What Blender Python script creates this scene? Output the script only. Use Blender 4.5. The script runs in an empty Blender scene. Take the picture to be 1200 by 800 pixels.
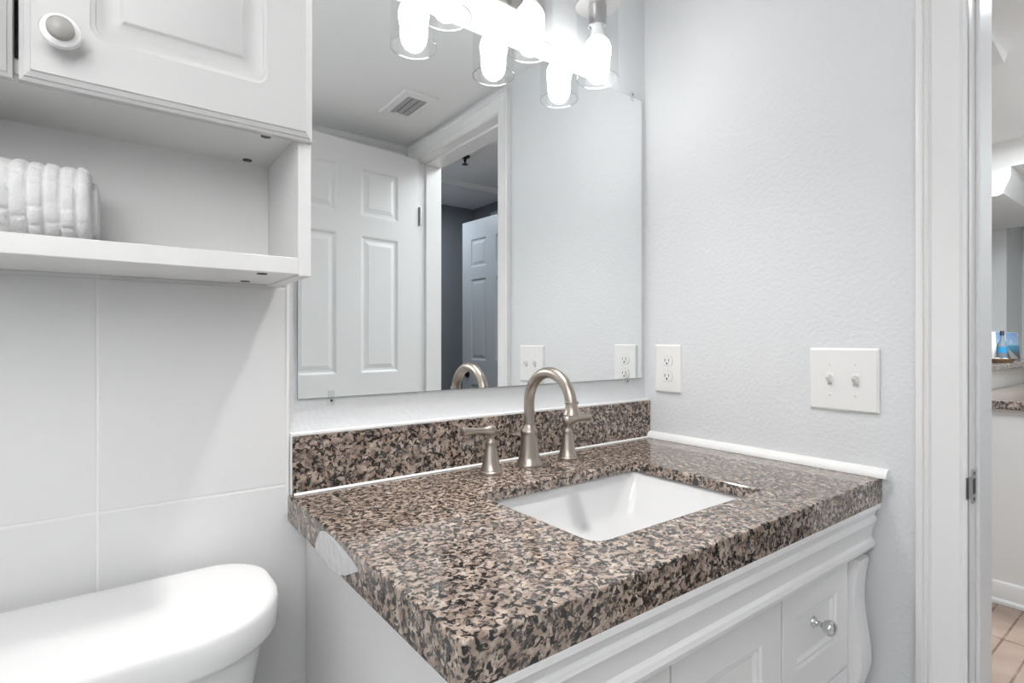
import bpy, bmesh, math, random
from mathutils import Vector, Matrix, noise
random.seed(7)
C = bpy.context.scene.collection
SC = bpy.context.scene
PI = math.pi
ZC = 0.87                      # height of the granite top above the floor

# ------------------------------------------------------------------ camera
cam = bpy.data.cameras.new('camera'); co = bpy.data.objects.new('camera', cam); C.objects.link(co)
co.location = (-1.1624, -0.9466, ZC + 0.2543)
co.rotation_euler = (PI/2, 0, math.radians(-37.02))
cam.sensor_width = 36; cam.sensor_fit = 'HORIZONTAL'; cam.lens = 632.31/1200*36
cam.clip_start = 0.02
SC.camera = co

# ------------------------------------------------------------------ world, lights, exposure
w = bpy.data.worlds.new('world'); SC.world = w; w.use_nodes = True
w.node_tree.nodes['Background'].inputs[0].default_value = (.9, .95, 1, 1)
w.node_tree.nodes['Background'].inputs[1].default_value = 0.3
SC.view_settings.view_transform = 'Standard'; SC.view_settings.look = 'None'
SC.view_settings.gamma = 1; SC.view_settings.use_curve_mapping = False
SC.view_settings.exposure = 0.29
BULB = 10.0        # emission of the three bulbs
DOWN_W = 38.0; FLASH_W = 128.0; LEFT_FILL_W = 1.5       # added bathroom fill lights and the bounced flash
HALL_W = 17.0; KITCHEN_W = 34.0; BED_W = 7.0

XFILL = -2.42
def lamp(name, loc, watts, size, col=(1, 1, 1), rot=(0, 0, 0)):
    l = bpy.data.lights.new(name, 'AREA'); l.shape = 'DISK'; l.size = size; l.energy = watts; l.color = col
    o = bpy.data.objects.new(name, l); C.objects.link(o); o.location = loc; o.rotation_euler = rot
    return o
dl = bpy.data.lights.new('overhead_fill', 'SPOT'); dl.energy = DOWN_W; dl.spot_size = math.radians(104); dl.spot_blend = .95; dl.color = (1, .985, .97); dl.shadow_soft_size = .05  # made-up overhead spot, unseen, added to brighten the counter
dlo = bpy.data.objects.new('overhead_fill', dl); C.objects.link(dlo); dlo.location = (-.62, -.26, ZC + 1.185)
fl = bpy.data.lights.new('bounce_flash', 'SPOT'); fl.energy = FLASH_W; fl.color = (1, .982, .965); fl.spot_size = math.radians(95); fl.spot_blend = .6; fl.shadow_soft_size = .06
flo = bpy.data.objects.new('bounce_flash', fl); C.objects.link(flo); flo.location = (-1.55, -.80, ZC + .45)
flo.rotation_euler = Vector((-.10, -.56, .60)).to_track_quat('-Z', 'Y').to_euler()
wl = lamp('left_fill', (XFILL, -.78, ZC + .45), LEFT_FILL_W, .6, (.96, .98, 1), (0, -PI/2, 0)); wl.data.shape = 'RECTANGLE'; wl.data.size = .7; wl.data.size_y = .6  # added fill light from the left, out of view
lamp('hall_fill', (0.75, -0.75, ZC + 1.37), HALL_W, .9, (.93, .98, 1))  # unseen area light added to brighten the hall
lamp('kitchen_fill', (2.15, -.55, ZC + 1.37), KITCHEN_W, .35, (.93, .98, 1))  # added kitchen fill, no fixture in view
lamp('bedroom_fill', (0.5, -2.5, ZC + 1.33), BED_W, .25, (.85, .92, 1))  # weak fill added for the bedroom, source unseen

# ------------------------------------------------------------------ materials
def mat(name, col, rough=.5, metal=0, bump=None, spec=.5, coat=0):
    m = bpy.data.materials.new(name); m.use_nodes = True
    nt = m.node_tree; b = nt.nodes['Principled BSDF']
    b.inputs['Base Color'].default_value = (*col, 1); b.inputs['Roughness'].default_value = rough
    b.inputs['Metallic'].default_value = metal; b.inputs['Specular IOR Level'].default_value = spec
    b.inputs['Coat Weight'].default_value = coat
    if bump:
        sc, st, dist = bump
        tc = nt.nodes.new('ShaderNodeTexCoord'); n = nt.nodes.new('ShaderNodeTexNoise')
        n.inputs['Scale'].default_value = sc; n.inputs['Detail'].default_value = 3
        nt.links.new(tc.outputs['Object'], n.inputs['Vector'])
        bp = nt.nodes.new('ShaderNodeBump'); bp.inputs['Strength'].default_value = st; bp.inputs['Distance'].default_value = dist
        nt.links.new(n.outputs['Fac'], bp.inputs['Height']); nt.links.new(bp.outputs['Normal'], b.inputs['Normal'])
    return m

def mix(nt, fac, a, b):
    n = nt.nodes.new('ShaderNodeMix'); n.data_type = 'RGBA'
    for s, v in ((n.inputs[0], fac), (n.inputs[6], a), (n.inputs[7], b)):
        if isinstance(v, bpy.types.NodeSocket): nt.links.new(v, s)
        elif isinstance(v, tuple): s.default_value = (*v, 1)
        else: s.default_value = v
    return n.outputs[2]

def ramp(nt, src, stops, mode='LINEAR'):
    r = nt.nodes.new('ShaderNodeValToRGB'); r.color_ramp.interpolation = mode
    e = r.color_ramp.elements
    while len(e) < len(stops): e.new(.5)
    for k, (p, c) in enumerate(stops):
        e[k].position = p; e[k].color = (*c, 1) if isinstance(c, tuple) else (c, c, c, 1)
    nt.links.new(src, r.inputs[0]); return r.outputs[0]

def granite():
    m = bpy.data.materials.new('brown_granite'); m.use_nodes = True; nt = m.node_tree
    b = nt.nodes['Principled BSDF']; L = nt.links.new
    tc = nt.nodes.new('ShaderNodeTexCoord')
    def noi(scale, detail=2, dist=0, off=0):
        mp = nt.nodes.new('ShaderNodeMapping'); mp.inputs['Location'].default_value = (off, off*.7, off*1.3)
        L(tc.outputs['Object'], mp.inputs[0])
        n = nt.nodes.new('ShaderNodeTexNoise'); n.inputs['Scale'].default_value = scale
        n.inputs['Detail'].default_value = detail; n.inputs['Distortion'].default_value = dist
        L(mp.outputs[0], n.inputs['Vector']); return n.outputs['Fac']
    big = noi(125, 3, .7, 1.0)
    sp = noi(120, 3, .8, 3.0)
    fine = noi(300, 2, 0, 5.0)
    base = ramp(nt, noi(70, 3, .4, 8.0), [(.3, (.205, .148, .115)), (.5, (.365, .288, .24)), (.7, (.58, .485, .41))])
    dark = ramp(nt, big, [(.485, 0.0), (.55, 1.0)])
    c1 = mix(nt, dark, base, (.010, .008, .0075))
    grey = ramp(nt, sp, [(.56, 0.0), (.62, 1.0)])
    c2 = mix(nt, grey, c1, (.12, .098, .092))
    fl = ramp(nt, fine, [(.60, 0.0), (.68, 1.0)])
    c3 = mix(nt, fl, c2, (.33, .25, .195))
    L(c3, b.inputs['Base Color'])
    b.inputs['Roughness'].default_value = .09; b.inputs['IOR'].default_value = 1.66
    return m

def tiles(name, c1, c2, mortar, w, h, msize, rough, origin, axes, bumpd=.0012, vary=None):
    """rectangular tile grid in object space; axes says which coordinates run along and across the rows"""
    m = bpy.data.materials.new(name); m.use_nodes = True; nt = m.node_tree; L = nt.links.new
    b = nt.nodes['Principled BSDF']
    tc = nt.nodes.new('ShaderNodeTexCoord'); sep = nt.nodes.new('ShaderNodeSeparateXYZ'); L(tc.outputs['Object'], sep.inputs[0])
    cmb = nt.nodes.new('ShaderNodeCombineXYZ')
    for k, a in enumerate(axes):
        ad = nt.nodes.new('ShaderNodeMath'); ad.operation = 'SUBTRACT'; ad.inputs[1].default_value = origin[k]
        L(sep.outputs[a], ad.inputs[0]); L(ad.outputs[0], cmb.inputs[k])
    br = nt.nodes.new('ShaderNodeTexBrick'); br.offset = 0; br.squash = 1
    br.inputs['Scale'].default_value = 1; br.inputs['Brick Width'].default_value = w; br.inputs['Row Height'].default_value = h
    br.inputs['Mortar Size'].default_value = msize; br.inputs['Mortar Smooth'].default_value = .25
    br.inputs['Color1'].default_value = (*c1, 1); br.inputs['Color2'].default_value = (*c2, 1); br.inputs['Mortar'].default_value = (*mortar, 1)
    L(cmb.outputs[0], br.inputs['Vector'])
    col = br.outputs['Color']
    if vary:
        n = nt.nodes.new('ShaderNodeTexNoise'); n.inputs['Scale'].default_value = vary[0]; n.inputs['Detail'].default_value = 4
        L(tc.outputs['Object'], n.inputs['Vector'])
        col = mix(nt, ramp(nt, n.outputs['Fac'], [(.4, 0.0), (.7, vary[2])]), col, vary[1])
    L(col, b.inputs['Base Color']); b.inputs['Roughness'].default_value = rough
    bp = nt.nodes.new('ShaderNodeBump'); bp.invert = True; bp.inputs['Strength'].default_value = .6; bp.inputs['Distance'].default_value = bumpd
    L(br.outputs['Fac'], bp.inputs['Height']); L(bp.outputs['Normal'], b.inputs['Normal'])
    return m

def shade_glass(name='clear_thin_glass', lo=.006, mid=.02, hi=.45, tint=(.98, .985, .985)):
    m = bpy.data.materials.new(name); m.use_nodes = True; nt = m.node_tree; L = nt.links.new
    nt.nodes.remove(nt.nodes['Principled BSDF']); out = nt.nodes['Material Output']
    fr = nt.nodes.new('ShaderNodeLayerWeight'); fr.inputs['Blend'].default_value = .22
    r = ramp(nt, fr.outputs['Facing'], [(0.0, lo), (.8, mid), (1.0, hi)])
    t = nt.nodes.new('ShaderNodeBsdfTransparent'); t.inputs[0].default_value = (*tint, 1)
    g = nt.nodes.new('ShaderNodeBsdfGlossy'); g.inputs['Roughness'].default_value = .03
    mx = nt.nodes.new('ShaderNodeMixShader'); L(r, mx.inputs[0]); L(t.outputs[0], mx.inputs[1]); L(g.outputs[0], mx.inputs[2])
    L(mx.outputs[0], out.inputs[0]); return m

def emit(name, col, strength):
    m = bpy.data.materials.new(name); m.use_nodes = True; b = m.node_tree.nodes['Principled BSDF']
    b.inputs['Base Color'].default_value = (.9, .9, .9, 1)
    b.inputs['Emission Color'].default_value = (*col, 1); b.inputs['Emission Strength'].default_value = strength
    return m

M = dict(
    wall=mat('pale_blue_grey_wall_paint', (.738, .752, .767), .75, bump=(120, .48, .003)),
    ceil=mat('ceiling_paint', (.86, .86, .86), .85, bump=(120, .25, .002)),
    trim=mat('white_gloss_trim_paint', (.83, .825, .825), .3),
    door=mat('white_door_paint', (.80, .80, .80), .4, bump=(60, .04, .001)),
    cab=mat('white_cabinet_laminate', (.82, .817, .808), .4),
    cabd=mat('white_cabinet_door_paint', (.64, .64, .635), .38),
    van=mat('white_vanity_paint', (.85, .845, .845), .35),
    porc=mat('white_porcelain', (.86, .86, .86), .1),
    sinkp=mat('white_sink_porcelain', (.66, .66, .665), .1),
    plate=mat('white_plate_plastic', (.84, .84, .83), .3),
    dark=mat('dark_slot', (.02, .02, .02), .6),
    plug=mat('dark_brown_plug', (.05, .045, .04), .5),
    nickel=mat('brushed_nickel', (.44, .39, .345), .30, 1, bump=(300, .03, .0005)),
    satin=mat('light_satin_nickel', (.72, .70, .68), .38, 1),
    chrome=mat('chrome', (.72, .72, .73), .12, 1),
    steel=mat('satin_steel', (.55, .55, .56), .28, 1),
    hinge=mat('grey_hinge_steel', (.30, .30, .31), .35, 1),
    mirror=mat('silvered_mirror', (.93, .945, .945), 0, 1),
    medge=mat('mirror_glass_edge', (.30, .34, .35), .3),
    caulk=mat('white_caulk', (.86, .86, .855), .5),
    sheen_white=mat('painted_reflection_white', (.62, .62, .63), .22, bump=(60, .5, .004)),  # white of the reflection painted on the apron edge
    towel=mat('white_terry_cotton', (.80, .80, .80), .95, bump=(700, .5, .002)),
    grille=mat('grey_painted_grille', (.42, .42, .42), .5),
    bedwall=mat('slate_grey_wall_paint', (.20, .215, .235), .8),
    beddoor=mat('grey_painted_door', (.42, .44, .46), .4),
    bronze=mat('dark_bronze', (.03, .024, .02), .4, .6),
    hallwall=mat('hall_white_paint', (.80, .795, .785), .75),
    kit=mat('kitchen_wall_paint', (.74, .74, .735), .8),
    base=mat('bulb_white_base', (.9, .9, .9), .4),
    pewter=mat('grey_ceramic_cap', (.42, .41, .39), .2),
    granite=granite(), glass=shade_glass(), clip=shade_glass('clear_clip_plastic', .04, .10, .45, (.975, .98, .98)), rim=shade_glass('glass_cut_edge', .35, .5, .8), bulb=emit('lit_bulb', (1, .985, .97), BULB),
    tile=tiles('white_wall_tile', (.78, .78, .78), (.78, .78, .78), (.86, .855, .855), .6096, .324, .0022, .18, (-1.1707, ZC + .0185), (0, 2)),
    floor=tiles('grey_floor_tile', (.5, .5, .49), (.46, .46, .455), (.3, .3, .3), .305, .305, .003, .4, (0, 0), (0, 1)),
    cotta=tiles('terracotta_floor_tile', (.30, .215, .17), (.34, .245, .20), (.11, .06, .035), .39, .0815, .0042, .35, (1.545, -.435), (0, 1), vary=(9, (.42, .32, .27), .7)),
)

# ------------------------------------------------------------------ mesh helpers
def obj(name, bm, m, parent=None, smooth=None, loc=None):
    bmesh.ops.recalc_face_normals(bm, faces=bm.faces)
    me = bpy.data.meshes.new(name); bm.to_mesh(me); bm.free()
    me.materials.append(M[m] if isinstance(m, str) else m)
    o = bpy.data.objects.new(name, me); C.objects.link(o)
    if parent: o.parent = parent
    if loc: o.location = loc
    if smooth is not None:
        me.polygons.foreach_set('use_smooth', [True]*len(me.polygons))
        if smooth < 180: me.set_sharp_from_angle(angle=math.radians(smooth))
    return o
def tag(o, label, cat, group=None):
    o['label'] = label; o['category'] = cat
    if group: o['group'] = group
    return o
def thing(name, label, cat, loc=(0, 0, 0), group=None):
    o = bpy.data.objects.new(name, None); C.objects.link(o); o.location = loc; o.empty_display_size = .05
    return tag(o, label, cat, group)
def struct(o): o['kind'] = 'structure'; return o
def BM(): return bmesh.new()

def box(bm, x0, x1, y0, y1, z0, z1, bev=0, seg=2):
    vs = [bm.verts.new((x, y, z)) for x in (x0, x1) for y in (y0, y1) for z in (z0, z1)]
    q = [(0, 1, 3, 2), (4, 6, 7, 5), (0, 4, 5, 1), (2, 3, 7, 6), (0, 2, 6, 4), (1, 5, 7, 3)]
    fs = [bm.faces.new([vs[i] for i in f]) for f in q]
    if bev:
        es = list({e for f in fs for e in f.edges})
        bmesh.ops.bevel(bm, geom=es, offset=bev, segments=seg, affect='EDGES', profile=.6)
    return bm
def ring(bm, pts): return [bm.verts.new(p) for p in pts]
def bridge(bm, a, b, closed=True):
    n = len(a)
    for i in range(n if closed else n-1):
        j = (i+1) % n
        vs = []
        for v in (a[i], a[j], b[j], b[i]):
            if v not in vs: vs.append(v)
        if len(vs) > 2:
            try: bm.faces.new(vs)
            except ValueError: pass
def loft(bm, rings, cap0=True, cap1=True):
    R = [ring(bm, r) for r in rings]
    for a, b in zip(R, R[1:]): bridge(bm, a, b)
    if cap0: bm.faces.new(R[0])
    if cap1: bm.faces.new(R[-1])
    return bm
def lathe(bm, prof, c=(0, 0, 0), axis='z', n=32, cap=True, M4=None):
    """prof = [(r, h)...] around an axis through c"""
    R = []
    for r, h in prof:
        pts = []
        for k in range(n):
            a = 2*PI*k/n; u, v = max(r, 1e-5)*math.cos(a), max(r, 1e-5)*math.sin(a)
            p = {'z': (u, v, h), 'y': (u, h, v), 'x': (h, u, v)}[axis]
            p = Vector(p)
            if M4: p = M4 @ p
            pts.append(p + Vector(c))
        R.append(pts)
    return loft(bm, R, cap, cap)
def tube(bm, path, rad, n=16, cap=True):
    P = [Vector(p) for p in path]; rads = rad if isinstance(rad, (list, tuple)) else [rad]*len(P)
    t0 = (P[1]-P[0]).normalized(); up = Vector((0, 0, 1)) if abs(t0.z) < .9 else Vector((1, 0, 0))
    nrm = (up - t0*up.dot(t0)).normalized(); R = []
    for i, p in enumerate(P):
        t = (P[min(i+1, len(P)-1)] - P[max(i-1, 0)]).normalized()
        nrm = (nrm - t*nrm.dot(t)).normalized(); bi = t.cross(nrm)
        R.append([p + (nrm*math.cos(2*PI*k/n) + bi*math.sin(2*PI*k/n))*rads[i] for k in range(n)])
    return loft(bm, R, cap, cap)
def extrude(bm, prof, axis, a, b, miter0=0, miter1=0):
    """prof [(p,q)] swept along axis; x: (y,z)  y: (x,z)  z: (x,y)"""
    def pt(p, q, s): return {'x': (s, p, q), 'y': (p, s, q), 'z': (p, q, s)}[axis]
    return loft(bm, [[pt(p, q, a) for p, q in prof], [pt(p, q, b) for p, q in prof]])
def rrect(x0, x1, z0, z1, r, k=6):
    """k+1 points per corner, counter-clockwise, from bottom-left; r one radius or four (bl, br, tr, tl)"""
    rs = r if isinstance(r, (list, tuple)) else [r]*4
    pts = []
    for (cx, cz, a0), rr in zip(((x0, z0, PI), (x1, z0, 1.5*PI), (x1, z1, 0), (x0, z1, .5*PI)), rs):
        sx = 1 if cx == x0 else -1; sz = 1 if cz == z0 else -1
        ox, oz = cx + sx*rr, cz + sz*rr
        for i in range(k+1):
            a = a0 + .5*PI*i/k
            pts.append((ox + rr*math.cos(a), oz + rr*math.sin(a)))
    return pts
def panel_face(bm, W, H, panels, steps, y0, rnd=None, edge=None, sgn=1):
    """front of a panelled leaf in local x 0..W, z 0..H at y=y0 (front towards -y*sgn).
    panels = [(x0,x1,z0,z1)], steps = [(inset, depth)]; depth goes into the leaf"""
    e = edge or 0
    xs = sorted({e, W-e} | {p[0] for p in panels} | {p[1] for p in panels}); zs = sorted({e, H-e} | {p[2] for p in panels} | {p[3] for p in panels})
    for i in range(len(xs)-1):
        for j in range(len(zs)-1):
            a, b, c, d = xs[i], xs[i+1], zs[j], zs[j+1]
            if any(p[0] <= a+1e-6 and p[1] >= b-1e-6 and p[2] <= c+1e-6 and p[3] >= d-1e-6 for p in panels): continue
            bm.faces.new([bm.verts.new((x, y0, z)) for x, z in ((a, c), (b, c), (b, d), (a, d))])
    for (a, b, c, d) in panels:
        k = 6; prev = ring(bm, [(x, y0, z) for x, z in rrect(a, b, c, d, 0, k)])
        for s, (ins, dep) in enumerate(steps):
            r = max(0, (rnd or 0) - ins*.5)
            cur = ring(bm, [(x, y0 + sgn*dep, z) for x, z in rrect(a+ins, b-ins, c+ins, d-ins, r, k)])
            bridge(bm, prev, cur); prev = cur
        bm.faces.new(prev)
def leaf(bm, W, H, T, panels, steps, both=True, rnd=None, edge=None):
    """solid door leaf: local x 0..W, y 0..T, z 0..H; edge=[(inset, y)] gives the front a moulded rim"""
    prof = edge or [(0, 0)]
    panel_face(bm, W, H, panels, steps, prof[-1][1], rnd, prof[-1][0], 1)
    R = [ring(bm, [(i, y, i), (W-i, y, i), (W-i, y, H-i), (i, y, H-i)]) for i, y in prof[::-1]] 
    R.append(ring(bm, [(0, T, 0), (W, T, 0), (W, T, H), (0, T, H)]))
    for a, b in zip(R, R[1:]): bridge(bm, a, b)
    if both: panel_face(bm, W, H, panels, steps, T, rnd, None, -1)
    else: bm.faces.new([bm.verts.new(p) for p in ((0, T, 0), (W, T, 0), (W, T, H), (0, T, H))])
    bmesh.ops.remove_doubles(bm, verts=bm.verts, dist=1e-5)
    bmesh.ops.dissolve_degenerate(bm, edges=bm.edges, dist=1e-6)
    return bm

# ------------------------------------------------------------------ room shell
YB = -1.475                    # wall across from the mirror
XL = -2.45
ZB = ZC + 1.19                 # bathroom ceiling
ZH = ZC + 1.40                 # hall ceiling
HEAD = ZC + 1.09; JN, JF = -0.684, -1.338     # bathroom doorway
bm = BM(); box(bm, XL-.1, .115, 0, .1, 0, ZH); struct(obj('wall_back', bm, 'wall'))
bm = BM()
box(bm, 0, .115, JN + .018, 0, 0, ZH); box(bm, 0, .115, YB-.1, JF-.018, 0, ZH); box(bm, 0, .115, JF-.018, JN+.018, HEAD + .02, ZH)
bmesh.ops.remove_doubles(bm, verts=bm.verts, dist=1e-6)
struct(obj('wall_right', bm, 'wall'))
bm = BM(); box(bm, XL-.1, .0, YB-.1, YB, 0, ZH); struct(obj('wall_front', bm, 'wall'))
bm = BM(); box(bm, XL-.1, XL, YB, 0, 0, ZH); struct(obj('wall_left', bm, 'wall'))
bm = BM(); box(bm, XL, 0, YB, 0, ZB, ZB + .08); struct(obj('ceiling', bm, 'ceil'))
bm = BM(); box(bm, XL, .06, YB, 0, -.06, 0); struct(obj('floor', bm, 'floor'))
# made-up window, added on the left wall to go with the fill light
wn = bpy.data.objects.new('added_window_1', None); C.objects.link(wn); struct(wn); wn.location = (XL, -.78, ZC + .45)
bm = BM()
for y0, y1, z0, z1 in ((-.42, .42, -.42, -.36), (-.42, .42, .36, .42), (-.42, -.36, -.3601, .3601), (.36, .42, -.3601, .3601), (-.36, .36, -.012, .012)): box(bm, 0, .022, y0, y1, z0, z1, .002)
obj('added_frame', bm, 'trim', wn)
bm = BM(); box(bm, .001, .005, -.3601, .3601, -.3601, .3601); obj('added_pane', bm, 'plate', wn)
# tiled panel behind the toilet
bm = BM(); box(bm, XL, -.924, -.012, 0.0, 0, ZB); box(bm, -.924, -.89, -.012, 0, 0, ZC - .0205)
struct(obj('wall_back_tile', bm, 'tile'))
bm = BM(); box(bm, -.9245, -.9195, -.0135, 0, ZC - .03, ZC + .352, .0015)
box(bm, -.943, -.9195, -.0135, -.0, ZC + .346, ZC + .352, .0012)
struct(obj('trim_1', bm, 'caulk'))
# crown strip on the wall across
bm = BM(); extrude(bm, [(YB, ZB-.05), (YB+.012, ZB-.05), (YB+.018, ZB-.03), (YB+.034, ZB-.018), (YB+.036, ZB), (YB, ZB)], 'x', XL, -.0)
struct(obj('trim_2', bm, 'trim', smooth=20))
# quarter-round bead where the counter meets the right wall
bm = BM(); q = [(0, ZC)] + [(-.016*math.cos(a), ZC + .0005 + .0165*math.sin(a)) for a in [i*PI/2/8 for i in range(9)]]
extrude(bm, q, 'y', -.568, -.020); struct(obj('trim_3', bm, 'caulk', smooth=40))

# bathroom doorway: casing, jamb, stop, strike plate
def casing_prof():
    # across the casing from the outer edge (0) to the inner edge (.070), thickness
    return [(0, 0), (0, .017), (.004, .0185), (.010, .0185), (.012, .014), (.016, .013), (.019, .0155), (.022, .012), (.060, .011), (.064, .0085), (.068, .0085), (.070, .006), (.070, 0)]
dj = bpy.data.objects.new('door_1', None); C.objects.link(dj); struct(dj)
bm = BM(); pr = casing_prof()
extrude(bm, [(-t, JN + .070 - u) for u, t in pr], 'z', 0, HEAD + .07)       # near leg
obj('casing', bm, 'trim', dj, smooth=25)
bm = BM(); extrude(bm, [(-t, JF - .070 + u) for u, t in pr], 'z', 0, HEAD + .07); obj('casing', bm, 'trim', dj, smooth=25)
bm = BM()
loft(bm, [[(-t, JN + .070 - u, HEAD + .076 - u) for u, t in pr], [(-t, JF - .070 + u, HEAD + .076 - u) for u, t in pr]])
obj('head_casing', bm, 'trim', dj, smooth=25)
for y0, y1 in ((JN, JN + .0), (JF, JF)):
    pass
bm = BM()                                                             # near jamb with its stop
box(bm, -.004, .119, JN, JN + .018, 0, HEAD); box(bm, .040, .119, JN - .006, JN, 0, HEAD - .011, .0015); obj('jamb', bm, 'trim', dj)
bm = BM(); box(bm, -.004, .119, JF - .018, JF, 0, HEAD); box(bm, .040, .119, JF, JF + .011, 0, HEAD - .011, .0015); obj('jamb', bm, 'trim', dj)
bm = BM(); box(bm, -.004, .119, JF - .018, JN + .018, HEAD, HEAD + .02); box(bm, .040, .119, JF + .011, JN - .011, HEAD - .011, HEAD, .0015); obj('head_jamb', bm, 'trim', dj)
bm = BM()                                                             # hall side casing
for a, b, c, d in ((JN + .006, JN + .070, 0, HEAD + .076), (JF - .070, JF - .006, 0, HEAD + .076), (JF - .006, JN + .006, HEAD + .006, HEAD + .076)):
    box(bm, .115, .130, a, b, c, d, .003)
obj('hall_casing', bm, 'trim', dj)
bm = BM()                                                             # strike plate with its curved lip
pts = rrect(.012, .039, ZC - .022, ZC + .036, .003, 3)
loft(bm, [[(x, JN - .0018, z) for x, z in pts], [(x, JN, z) for x, z in pts]])
lip = [(.013, JN - .0018), (.002, JN - .0018), (-.006, JN - .0016), (-.0125, JN + .0004), (-.0128, JN + .0012), (-.0065, JN - .0004), (.002, JN - .0004), (.013, JN - .0002)]
loft(bm, [[(x, y, z) for x, y in lip] for z in (ZC - .010, ZC + .026)])
sp = obj('strike_plate', bm, 'steel', dj)
bm = BM(); box(bm, .018, .031, JN - .0022, JN - .0015, ZC - .006, ZC + .020); obj('latch_hole', bm, 'plug', sp)
bm = BM(); lathe(bm, [(.003, JN - .0024), (.003, JN - .0016)], (.025, 0, ZC + .029), 'y', 12); lathe(bm, [(.003, JN - .0024), (.003, JN - .0016)], (.025, 0, ZC - .015), 'y', 12)
obj('strike_screw', bm, 'plug', sp)

# the bathroom door standing open inside the room (seen in the mirror)
STEPS = [(.004, .001), (.011, .007), (.020, .0075), (.036, .0035), (.037, .0025)]
def six_panel(H, W=.685):
    px = [(.108, .292), (.399, .583)] if W > .68 else [(.1, .28), (.38, .56)]
    pz = [(.85+.120, .85+.702), (.85+.785, .85+.988), (.17, .80)]
    return [(a, b, c, d) for a, b in px for c, d in pz]
d2 = bpy.data.objects.new('door_2', None); C.objects.link(d2); struct(d2)
dirx = math.atan2(1.30-1.235, -.488)                        # leaf runs from the hinge toward -x, swung a little to the mirror
d2.location = (-.012, -1.302, .02); d2.rotation_euler = (0, 0, dirx)
# local x along the leaf; the side facing the mirror is local -y after the turn
bm = BM(); leaf(bm, .685, ZC + 1.087 - .02, .035, six_panel(ZC + 1.067), STEPS)
lf = obj('door_leaf', bm, 'door', d2)
for z in (ZC + .785, ZC - .1, .25):
    bm = BM(); lathe(bm, [(.0055, z), (.0055, z + .085)], (-.004, -.004, 0), 'z', 12); box(bm, -.002, 0.002, -.003, .03, z, z + .085)
    obj('hinge', bm, 'hinge', d2, loc=(0, 0, -.02))
bm = BM(); 
lathe(bm, [(.03, -.008), (.032, -.004), (.032, 0)], (.62, 0, ZC + .02), 'y', 24)
lathe(bm, [(.008, -.045), (.008, -.006)], (.62, 0, ZC + .02), 'y', 16); lathe(bm, [(.002, -.068), (.02, -.065), (.027, -.055), (.024, -.044), (.012, -.038)], (.62, 0, ZC + .02), 'y', 24)
obj('door_knob', bm, 'nickel', d2, smooth=40, loc=(0, 0, -.02))

# ------------------------------------------------------------------ vanity
VXL, VXR, VF = -.893, -.012, -.523
van = thing('vanity_cabinet', 'white bathroom vanity cabinet with cornice and shaped corner brackets under granite counter', 'cabinet')
bm = BM()
DX = [(-.852, -.600), (-.594, -.318), (-.312, -.067)]       # drawers left, door, drawers right
ZTOP = ZC - .046; ZO = ZC - .148; ZD2 = ZC - .331; ZD3 = ZC - .344; ZD4 = ZC - .53; ZD5 = ZC - .545; ZBOT = .14
cell_x = [VXL, -.852, -.600, -.594, -.318, -.312, -.067, VXR]
# carcass: sides, back, bottom, and a face frame with real openings
box(bm, VXL, VXL + .018, VF, -.0175, .08, ZTOP); box(bm, VXR - .018, VXR, VF, -.002, .08, ZTOP)
box(bm, VXL + .018, VXR - .018, -.03, -.0175, .08, ZTOP); box(bm, VXL + .018, VXR - .018, VF, -.03, .08, .10)
for a, b in ((VXL, -.852), (-.600, -.594), (-.318, -.312), (-.067, VXR)): box(bm, a, b, VF, VF + .02, .08, ZTOP)
box(bm, -.852, -.067, VF, VF + .02, ZO, ZTOP); box(bm, -.852, -.067, VF, VF + .02, .08, ZBOT)
for a, b in (DX[0], DX[2]):
    box(bm, a, b, VF, VF + .02, ZD3, ZD2); box(bm, a, b, VF, VF + .02, ZD5, ZD4)
obj('cabinet_body', bm, 'van', van)
bm = BM()                                                         # cornice under the granite
cor = [(VF, ZTOP), (-.5585, ZTOP), (-.5585, ZC-.054), (-.552, ZC-.060), (-.5485, ZC-.070), (-.5515, ZC-.074), (-.5525, ZC-.080), (-.548, ZC-.090), (-.5445, ZC-.100), (-.5435, ZC-.112),
       (-.5475, ZC-.117), (-.5495, ZC-.124), (-.5475, ZC-.131), (-.541, ZC-.135), (-.537, ZC-.141), (-.530, ZC-.147), (VF, ZC-.149)]
extrude(bm, cor, 'x', VXL, VXR + .002); obj('cornice', bm, 'van', van, smooth=22)
def bracket(x0, x1):
    bm = BM(); pts = []
    zt, zb = ZC - .147, ZC - .392
    for i in range(25):
        t = i/24; z = zt + (zb - zt)*t
        y = -.5435 + .0085*math.sin(min(t/.30, 1)*PI/2)*(1 if t < .3 else 1) if t < .3 else -.535 - .0115*(.5 - .5*math.cos(min((t-.3)/.48, 1)*PI))
        if t > .80: y = -.5465 + .0125*((t-.80)/.20)**1.2
        pts.append((y, z))
    front = pts; prof = front + [(VF + .002, zb - .012), (VF + .002, zt)]
    loft(bm, [[(x, y, z) for y, z in prof] for x in (x0, x1)])
    bmesh.ops.bevel(bm, geom=[e for e in bm.edges if abs(e.verts[0].co.x - e.verts[1].co.x) < 1e-6 and e.verts[0].co.y < VF and e.verts[1].co.y < VF], offset=.003, segments=2, affect='EDGES')
    obj('corner_bracket', bm, 'van', van, smooth=30)
bracket(-.0655, -.0195); bracket(VXL + .002, -.853)
RST = [(.001, .0), (.005, .003), (.0095, .003), (.0135, .0065), (.0155, .0075)]
def front(name, x0, x1, z0, z1, fw=.052):
    g = .0016
    bm = BM(); leaf(bm, x1-x0-2*g, z1-z0-2*g, .018, [(fw, x1-x0-2*g-fw, fw, z1-z0-2*g-fw)], RST, both=False)
    o = obj(name, bm, 'van', van, loc=(x0+g, VF - .0015, z0+g)); return o
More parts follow.
